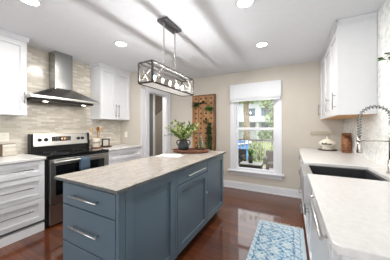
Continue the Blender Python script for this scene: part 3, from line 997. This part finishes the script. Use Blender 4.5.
spoon('wooden_spatula', 'broad pale spatula leaning right in the cream crock', 1.75, .2, .35, SPOONW, 'spatula')
# small black framed card on the tray
fx, fy = -3.075, 2.275
pf = thing('picture_frame', 'small black square picture frame on the round tray', 'picture frame', (fx, fy, .923))
m = MB()
for (u0, u1, z0, z1) in ((-.075, -.06, 0, .145), (.06, .075, 0, .145), (-.06, .06, 0, .015), (-.06, .06, .13, .145)):
    m.box(fx - .01, fx + .012, fy + u0, fy + u1, .923 + z0, .923 + z1)
part('frame', m, BLACK, pf)
part('card', MB().box(fx - .008, fx + .002, fy - .06, fy + .06, .938, 1.053), plain('pale_card', '#c9c3b6', .8), pf)
part('stand', MB().hexa([(fx - .06, fy - .015, .923), (fx - .05, fy - .015, .923), (fx - .05, fy + .015, .923), (fx - .06, fy + .015, .923),
                         (fx - .014, fy - .015, 1.03), (fx - .009, fy - .015, 1.03), (fx - .009, fy + .015, 1.03), (fx - .014, fy + .015, 1.03)]), BLACK, pf)
# recipe box at the far left
bx = thing('recipe_box', 'dark wooden box with a tiled front at the left end of the counter', 'box', (-3.235, .985, .914))
part('case', MB().box(-3.29, -3.195, .905, 1.055, .914, 1.065), BOXW, bx, .003)
part('front', MB().box(-3.195, -3.187, .922, 1.058, .918, 1.062), TILE, bx)
# outlets
def outlet(ax, n, out, u, z, label, w_=.075):
    o = thing('outlet', label, 'outlet', ((n, u, z) if ax == 'x' else (u, n, z)))
    p_ = part('plate', MB().obox(ax, n, n + out * .006, u - w_ / 2, u + w_ / 2, z - .058, z + .058), PLATE, o, .002)
    m_ = MB()
    for dz in (-.022, .022):
        m_.obox(ax, n + out * .006, n + out * .0075, u - .016, u + .016, z + dz - .014, z + dz + .014)
    f = part('receptacle', m_, PLATE, o)
    m_ = MB()
    for dz in (-.022, .022):
        for du in (-.007, .007):
            m_.obox(ax, n + out * .0075, n + out * .0082, u + du - .0015, u + du + .0015, z + dz - .004, z + dz + .007)
    part('slot', m_, PLATED, f, kind='stuff')
outlet('x', XL, 1, .978, 1.152, 'white outlet on the tiled wall left of the range', .09)
outlet('y', YRET, -1, -3.16, 1.128, 'white outlet on the narrow beige return wall')

# ================================================================== RIGHT COUNTER ITEMS
BXc, BYc = .515, 3.6
tv = single('trivet', MB().lathe([(0, 0), (.125, 0), (.13, .008), (.125, .016), (0, .016)], (BXc, BYc, .914), 32), TRIVET, 'round dark wooden trivet under the cream bowl', 'trivet')
bw = thing('lidded_bowl', 'cream ceramic footed dish with black lettering on a trivet', 'dish', (BXc, BYc, .93))
part('bowl', MB().lathe([(0, 0), (.075, 0), (.078, .012), (.068, .03), (.085, .045), (.112, .075), (.118, .105), (.112, .118), (.106, .118), (.110, .105), (.10, .075), (0, .05)], (BXc, BYc, .93), 32), CERAMIC, bw)
m = MB().lathe([(.108, .116), (.085, .136), (.05, .158), (.02, .168), (0, .17)], (BXc, BYc, .93), 32)
m.lathe([(0, .168), (.012, .168), (.010, .178), (.018, .19), (0, .2)], (BXc, BYc, .93), 14)
part('lid', m, CERAMIC, bw)
# unreadable dark script on the near side
lt = MB()
for i in range(9):
    a = math.radians(-132 + i * 7.0)
    hh_ = .034 if i in (0, 3, 4) else .022
    rr_ = .1205
    x_ = BXc + rr_ * math.cos(a); y_ = BYc + rr_ * math.sin(a)
    tx, ty = -math.sin(a) * .005, math.cos(a) * .005
    nx, ny = math.cos(a) * .002, math.sin(a) * .002
    z_ = .93 + .078
    lt.hexa([(x_ - tx - nx * 5, y_ - ty - ny * 5, z_), (x_ - tx + nx, y_ - ty + ny, z_), (x_ + tx + nx, y_ + ty + ny, z_), (x_ + tx - nx * 5, y_ + ty - ny * 5, z_),
             (x_ - tx - nx * 5, y_ - ty - ny * 5, z_ + hh_), (x_ - tx + nx, y_ - ty + ny, z_ + hh_), (x_ + tx + nx, y_ + ty + ny, z_ + hh_), (x_ + tx - nx * 5, y_ + ty - ny * 5, z_ + hh_)])
part('lettering', lt, INK, bw)
cx_, cy_ = .705, 3.36
cn = thing('wooden_canister', 'streaked brown wooden canister beside the cream dish', 'canister', (cx_, cy_, .914))
part('body', MB().lathe([(0, 0), (.050, 0), (.058, .02), (.061, .10), (.060, .18), (.054, .245), (0, .245)], (cx_, cy_, .914), 28), CANW, cn)
part('lid', MB().lathe([(.052, .246), (.056, .248), (.056, .275), (.05, .283), (0, .283)], (cx_, cy_, .914), 28), CANW, cn)
single('wall_rail', MB().box(.30, .64, YW - .022, YW, 1.152, 1.206), RAILM, 'olive grey metal rail fixed to the wall beside the wall cabinet', 'wall rail', bevel=.003)
# trailing plant on a bracket shelf, right wall, mostly beyond the frame
SHY = 1.66
sh = thing('wall_shelf', 'small white wall shelf carrying the trailing plant on the right wall', 'shelf', (.70, SHY, 1.62))
part('board', MB().box(.60, XR - .001, SHY - .16, SHY + .10, 1.60, 1.62), WHITE, sh, .002)
part('bracket', MB().box(XR - .02, XR - .001, SHY - .10, SHY + .04, 1.53, 1.60), WHITE, sh)
pl = thing('potted_plant', 'green trailing plant poking in at the right edge', 'plant', (.68, SHY - .02, 1.62))
part('pot', MB().lathe([(0, 0), (.045, 0), (.058, .09), (.052, .09), (.048, .075), (0, .075)], (.68, SHY - .02, 1.62), 20), CERAMIC, pl)
m = MB()
for i in range(16):
    an = rnd.uniform(0, 6.28) if i > 5 else rnd.uniform(1.7, 3.0)
    ln = rnd.uniform(.08, .14)
    p0 = Vector((.68, SHY - .02, 1.70))
    P_ = [p0 + Vector((math.cos(an) * ln * t_, math.sin(an) * ln * t_, .07 * math.sin(t_ * 2.6))) for t_ in (0, .25, .5, .75, 1)]
    m.tube(P_, .0015, 4)
    for p_ in P_[1:]:
        for _ in range(3):
            m.leaf(p_, (math.cos(an) + rnd.uniform(-.9, .9), math.sin(an) + rnd.uniform(-.9, .9), rnd.uniform(-.4, .6)), .035, .02, mi=rnd.choice((0, 0, 1)))
part('foliage', m, [LEAFM, LEAFD], pl, kind='stuff')

# ================================================================== RIDDLING RACK AT THE WINDOW WALL
rx0, rx1, ry0, ry1, rz1 = -2.035, -1.475, 3.755, 3.83, 2.015
rk = thing('bottle_rack', 'tall reclaimed wood bottle rack standing against the wall left of the window', 'rack', ((rx0 + rx1) / 2, 3.79, 0))
m = MB()
npl = 4
pw = (rx1 - rx0 - .06) / npl
for i in range(npl):
    x = rx0 + .03 + i * pw
    m.box(x + .0015, x + pw - .0015, ry0 + .012, ry0 + .045, 0.02, rz1 - .005)
for i in range(npl):
    for j in range(17):
        zc_ = .14 + j * .112
        xc_ = rx0 + .03 + (i + .5) * pw
        m.tube([(xc_, ry0 + .011, zc_), (xc_, ry0 + .02, zc_)], .021, 12, mi=1)
part('panel', m, [RACKW, IRON], rk)
for x in (rx0, rx1 - .03):
    part('side_rail', MB().box(x, x + .03, ry0, ry1, 0, rz1), RACKS if x > -1.8 else RACKW, rk, .002)
part('top_rail', MB().box(rx0 + .03, rx1 - .03, ry0 + .005, ry1, rz1 - .03, rz1), RACKS, rk)
def tuft(label, cx, cz, n, spread, drop, mat, size=.05, name='hanging_plant'):
    t_ = thing(name, label, 'plant', (cx, ry0 - .01, cz), 'plants growing from the bottle rack')
    m_ = MB()
    for _ in range(n):
        a = rnd.uniform(0, 6.28)
        p_ = Vector((cx + rnd.gauss(0, spread), ry0 - abs(rnd.gauss(.012, .02)), cz + rnd.gauss(0, spread * .6) - rnd.uniform(0, drop)))
        m_.leaf(p_, (rnd.uniform(-1, 1), rnd.uniform(-1, -.1), rnd.uniform(-.9, .6)), size * rnd.uniform(.6, 1.1), size * .5)
    for vv in m_.bm.verts:
        vv.co.y = min(vv.co.y, ry0 - .002 - abs(vv.co.y - ry0) * .3) if vv.co.y > ry0 - .002 else vv.co.y
    part('foliage', m_, mat, t_, kind='stuff')
    part('holder', MB().tube([(cx, ry0 - .001, cz - .01), (cx, ry0 - .03, cz)], .02, 10), SOIL, t_)
tuft('dark leafy plant at the upper left of the bottle rack', -1.92, 1.83, 130, .045, .05, [LEAFD])
tuft('bright green plant at the upper right of the bottle rack', -1.60, 1.72, 140, .045, .05, [LEAFM])
tuft('sparse dark plant near the middle of the bottle rack', -1.745, 1.86, 25, .018, .03, [LEAFD])
tuft('small drooping plant below the bright green one on the bottle rack', -1.68, 1.46, 30, .05, .04, [LEAFD])
tuft('long dark trailing plant hanging down the right of the bottle rack', -1.60, 1.36, 480, .024, .62, [LEAFD], .06)

# ================================================================== WINDOW SHADE
sdt = thing('roman_shade', 'white roman shade folded at the top of the window', 'shade', (-.65, YW - .04, 1.83))
part('headrail', MB().box(-1.145, -.165, YW - .06, YW - .022, 2.12, 2.165), SHADEM, sdt, .003)
part('cloth', MB().box(-1.145, -.165, YW - .068, YW - .060, 1.86, 2.165), SHADEM, sdt, .002)
m = MB()
m.prism([(YW - .07, 1.895), (YW - .055, 1.895), (YW - .055, 1.855), (YW - .105, 1.85)], -1.135, -.175, 'x')
m.prism([(YW - .07, 1.855), (YW - .05, 1.855), (YW - .05, 1.812), (YW - .09, 1.808)], -1.13, -.18, 'x')
part('fold', m, SHADEM, sdt, .003)

# ================================================================== RUG
RX0, RX1, RYa, RYb = -.385, .135, .95, 2.665
k = NT('blue_persian_rug')
RCX, RCY = (RX0 + RX1) / 2, (RYa + RYb) / 2
tc = k.n('ShaderNodeTexCoord')
sp = k.n('ShaderNodeSeparateXYZ')
nzw = k.n('ShaderNodeTexNoise', Scale=30.0, Detail=2.0)
k.l(tc.outputs['Object'], nzw.inputs['Vector'])
va = k.n('ShaderNodeVectorMath', operation='MULTIPLY_ADD')
k.l(nzw.outputs['Color'], va.inputs[0]); va.inputs[1].default_value = (.06, .06, 0)
k.l(tc.outputs['Object'], va.inputs[2])
k.l(va.outputs[0], sp.inputs[0])
X_, Y_ = sp.outputs[0], sp.outputs[1]
HW, HL = (RX1 - RX0) / 2, (RYb - RYa) / 2
ax_ = k.math('SUBTRACT', HW, k.math('ABSOLUTE', X_)); ay_ = k.math('SUBTRACT', HL, k.math('ABSOLUTE', Y_))
ed = k.math('MINIMUM', ax_, ay_)
def band(a, b):
    return k.math('MULTIPLY', k.math('GREATER_THAN', ed, a), k.math('LESS_THAN', ed, b))
fx_ = k.math('COSINE', k.math('MULTIPLY', X_, 26.0)); fy_ = k.math('COSINE', k.math('MULTIPLY', Y_, 21.0))
med = k.math('ADD', fx_, fy_)
fine = k.math('MULTIPLY', k.math('SINE', k.math('MULTIPLY', X_, 105.0)), k.math('SINE', k.math('MULTIPLY', Y_, 95.0)))
vo = k.n('ShaderNodeTexVoronoi', Scale=48.0)
k.l(va.outputs[0], vo.inputs['Vector'])
val = k.math('ADD', k.math('ADD', k.math('MULTIPLY', k.math('ABSOLUTE', k.math('SUBTRACT', k.math('ABSOLUTE', med), .75)), .38), k.math('MULTIPLY', fine, .22)), k.math('MULTIPLY', vo.outputs['Distance'], .6))
field = k.ramp(val, [(0.1, rgb('#2c5578')), (0.28, rgb('#5f8bab')), (0.5, rgb('#9db8c8')), (0.8, rgb('#c6cdce'))])
bval = k.math('ADD', k.math('MULTIPLY', k.math('SINE', k.math('MULTIPLY', k.math('ADD', X_, Y_), 75.0)), .3), k.math('MULTIPLY', vo.outputs['Distance'], .8))
bord = k.ramp(bval, [(0.0, rgb('#6a92af')), (0.3, rgb('#9db6c6')), (0.6, rgb('#c3cdd1'))])
c0 = k.mix(band(0, .085), field, bord)
c0 = k.mix(band(.074, .085), c0, rgb('#44708f'))
c0 = k.mix(band(.012, .02), c0, rgb('#5f89a6'))
c0 = k.mix(band(-.1, .012), c0, rgb('#b4c4ce'))
dst = k.n('ShaderNodeTexNoise', Scale=14.0, Detail=5.0, Roughness=.8)
k.l(tc.outputs['Object'], dst.inputs['Vector'])
k.l(k.mix(k.ramp(dst.outputs['Fac'], [(.45, (0, 0, 0, 1)), (.75, (.6, .6, .6, 1))]), c0, rgb('#c0cbd2')), k.b.inputs['Base Color'])
k.b.inputs['Roughness'].default_value = .95
RUGM = k.m
rg = thing('rug', 'faded blue patterned runner rug with fringed end on the wood floor', 'rug', (RCX, RCY, .001))
m = MB().box(-HW, HW, -HL, HL, 0, .007)
part('pile', m, RUGM, rg, local=True, bevel=.002)
m = MB()
for i in range(90):
    x = -HW + .004 + i * (2 * HW - .008) / 89
    q = rnd.uniform(-.012, .012)
    for sg in (1, -1):
        m.tube([(x, sg * HL, .004), (x + q * .4, sg * (HL + .018), .004), (x + q, sg * (HL + rnd.uniform(.038, .052)), .0025)], .0018, 4)
part('fringe', m, plain('cream_fringe', '#d6c3b4', .95), rg, local=True, kind='stuff')

# ================================================================== OUTSIDE
struct('garden_ground', MB().box(-40, 30, 6.9, 60, -.6, -.45).box(-40, 30, YW + .2, 6.9, -.6, -.45), GRASS)
struct('deck_floor', MB().box(-5, 3, YW + .16, 6.75, -.2, -.06), DECKM)
dr = thing('deck_railing', 'grey deck railing with pale balusters outside the window', 'railing', (-1.2, 6.6, -.06))
part('top_rail', MB().box(-4.5, 2.0, 6.55, 6.66, .82, .87), RAILOUT, dr)
part('bottom_rail', MB().box(-4.5, 2.0, 6.58, 6.63, .04, .09), RAILOUT, dr)
for i, x in enumerate((-3.4, -2.0, -.35, 1.2)):
    part('post', MB().box(x - .045, x + .045, 6.56, 6.65, -.06, .82), RAILOUT, dr)
for i in range(44):
    x = -4.3 + i * .135
    part('baluster', MB().box(x - .016, x + .016, 6.59, 6.62, .09, .82), BALUST, dr)
def chair(name, label, cx, cy, mat):
    o = thing(name, label, 'outdoor chair', (cx, cy, -.06))
    part('seat', MB().box(cx - .24, cx + .24, cy - .26, cy + .26, .12, .24), mat, o, .02)
    part('backrest', MB().hexa([(cx - .30, cy + .20, .12), (cx + .30, cy + .20, .12), (cx + .30, cy + .29, .12), (cx - .30, cy + .29, .12),
                                (cx - .30, cy + .27, .56), (cx + .30, cy + .27, .56), (cx + .30, cy + .34, .56), (cx - .30, cy + .34, .56)]), mat, o, .02)
    for sx in (-1, 1):
        part('armrest', MB().box(cx + sx * .27 - .04, cx + sx * .27 + .04, cy - .28, cy + .22, .24, .40), mat, o, .02)
        for q in (-.22, .22):
            part('leg', MB().box(cx + sx * .22 - .025, cx + sx * .22 + .025, cy + q - .025, cy + q + .025, -.06, .12), mat, o)
chair('wicker_chair', 'dark wicker chair behind the left end of the low deck table', -1.62, 5.92, WICKER)
chair('wicker_chair', 'taupe wicker chair behind the right end of the low deck table', -.41, 5.92, WICKERL)
tb = thing('coffee_table', 'low outdoor table with a pale top on the deck', 'table', (-1.0, 5.3, -.06))
part('tabletop', MB().box(-1.27, -.70, 5.05, 5.45, .27, .295), TABLET, tb, .005)
for x in (-1.22, -.75):
    for y in (5.1, 5.5):
        part('leg', MB().box(x - .025, x + .025, y - .025, y + .025, -.06, .27), WICKER, tb)
part('apron', MB().box(-1.26, -.71, 5.06, 5.54, .19, .27), WICKER, tb)
part('shelf', MB().box(-1.24, -.73, 5.08, 5.52, .08, .11), WICKER, tb)
op = thing('potted_grass', 'spiky green grass in a tall black pot on the deck table', 'plant', (-1.0, 5.25, .295))
part('pot', MB().lathe([(0, 0), (.055, 0), (.075, .2), (.068, .2), (.065, .18), (0, .18)], (-1.0, 5.25, .295), 20), POT, op)
m = MB()
for i in range(60):
    a = rnd.uniform(0, 6.28); ti = rnd.uniform(.05, .55)
    m.leaf((-1 + .03 * math.cos(a), 5.25 + .03 * math.sin(a), .47), (math.cos(a) * ti, math.sin(a) * ti, 1), rnd.uniform(.14, .27), .02, bend=.4)
part('blades', m, LEAFM, op, kind='stuff')

# round above-ground pool behind the railing
pp = thing('swimming_pool', 'round blue walled pool on the lawn beyond the railing', 'pool', (-4.3, 10.7, -.45))
part('wall', MB().lathe([(2.2, 0), (2.2, .85), (2.14, .85), (2.14, 0), (2.2, 0)], (-4.3, 10.7, -.45), 48), POOLW, pp)
part('rim', MB().lathe([(2.10, .85), (2.28, .85), (2.28, .89), (2.10, .89), (2.10, .85)], (-4.3, 10.7, -.45), 48), POOLRIM, pp)
part('water', MB().lathe([(0, .74), (2.135, .74), (2.135, .76), (0, .76)], (-4.3, 10.7, -.45), 48), WATER, pp)

# white house across the garden
HY = 24.0
hs = thing('house', 'white two-storey house with slate shutters beyond the trees', 'house', (-5, HY + 3, -.45))
part('wall', MB().box(-12, -.5, HY, HY + 7, -.45, 4.6), SIDING, hs)
part('roof', MB().prism([(HY - .5, 4.55), (HY + 7.5, 4.55), (HY + 3.5, 7.0)], -12.5, 0, 'x'), ROOFM, hs)
part('porch_roof', MB().hexa([(-12, HY - 1.6, 1.95), (-.8, HY - 1.6, 1.95), (-.8, HY, 2.25), (-12, HY, 2.25), (-12, HY - 1.6, 2.05), (-.8, HY - 1.6, 2.05), (-.8, HY, 2.4), (-12, HY, 2.4)]), SIDING, hs)
for x in (-11.8, -9.0, -6.2, -3.5, -1.0):
    part('porch_post', MB().box(x - .1, x + .1, HY - 1.5, HY - 1.3, -.45, 1.95), SIDING, hs)
for x in (-10.6, -8.6, -6.7, -4.6, -2.7):
    for z in (.9, 2.75):
        f = part('window', MB().box(x - .32, x + .32, HY - .04, HY, z, z + .95), HOUSEWIN, hs)
        for sg in (-1, 1):
            part('shutter', MB().box(x + sg * .47 - .11, x + sg * .47 + .11, HY - .05, HY, z - .02, z + .97), SHUTTER, f)

def tree(name, label, x, y, tr_r, th, crown, n, mat, size, z0=-.45):
    o = thing(name, label, 'tree', (x, y, z0), 'trees in the garden')
    pts_ = [(x, y, z0), (x + .05, y, z0 + th * .35), (x - .04, y, z0 + th * .7), (x + .03, y, z0 + th)]
    m_ = MB().tube(pts_, [tr_r * 1.25, tr_r, tr_r * .85, tr_r * .6], 10)
    for q in range(5):
        a = q * 1.3
        m_.tube([pts_[2], (x + math.cos(a) * .8, y + math.sin(a) * .8, z0 + th * 1.05 + .2 * q)], [tr_r * .4, tr_r * .15], 6)
    part('trunk', m_, BARK, o)
    m_ = MB()
    for (cx, cy, cz, rr_) in crown:
        for _ in range(n):
            v_ = Vector((rnd.gauss(0, 1), rnd.gauss(0, 1), rnd.gauss(0, 1))).normalized() * rr_ * rnd.uniform(.35, 1) ** .5
            m_.leaf((cx + v_.x, cy + v_.y, cz + v_.z * .75), (rnd.uniform(-1, 1), rnd.uniform(-1, 1), rnd.uniform(-1, .5)), size * rnd.uniform(.7, 1.3), size * .6)
    part('crown', m_, mat, o, kind='stuff')
tree('shade_tree', 'tall tree with a thick trunk in front of the white house', -3.5, 16.5, .26, 5.0,
     [(-2.8, 16.3, 4.1, 1.0), (-4.2, 16.3, 4.0, .9), (-1.9, 16.7, 4.2, 1.0), (-3.3, 16.5, 5.4, 2.0), (-4.6, 16.2, 2.7, .5)], 330, LEAFT, .21)
tree('leafy_tree', 'leafy green tree at the right side of the window view', -1.05, 13.2, .14, 3.0,
     [(-1.15, 13.2, 3.0, .8), (-1.0, 13, 1.9, .6), (-.9, 13.2, .9, .7), (-1.6, 13.2, .8, .45)], 330, LEAFT2, .18)
def bush(label, x, y, r_, hgt, mat, n=420):
    o = thing('bush', label, 'bush', (x, y, -.45), 'bushes behind the deck railing')
    part('branches', MB().tube([(x, y, -.45), (x, y, -.45 + hgt * .6)], .04, 6).tube([(x, y, -.4), (x + r_ * .4, y, -.45 + hgt * .6)], .03, 6), BARK, o)
    m_ = MB()
    for _ in range(n):
        v_ = Vector((rnd.gauss(0, 1), rnd.gauss(0, 1), rnd.gauss(0, 1))).normalized() * rnd.uniform(.4, 1) ** .5
        m_.leaf((x + v_.x * r_, y + v_.y * r_, -.45 + hgt * .5 + v_.z * hgt * .5), (rnd.uniform(-1, 1), rnd.uniform(-1, 1), rnd.uniform(-1, .6)), .14, .08)
    part('foliage', m_, mat, o, kind='stuff')
bush('pale green bush behind the middle of the deck railing', -1.5, 9.4, .42, 1.05, LEAFT2)
bush('yellow green bush behind the right end of the deck railing', -.45, 9.5, .4, 1.2, LEAFT)
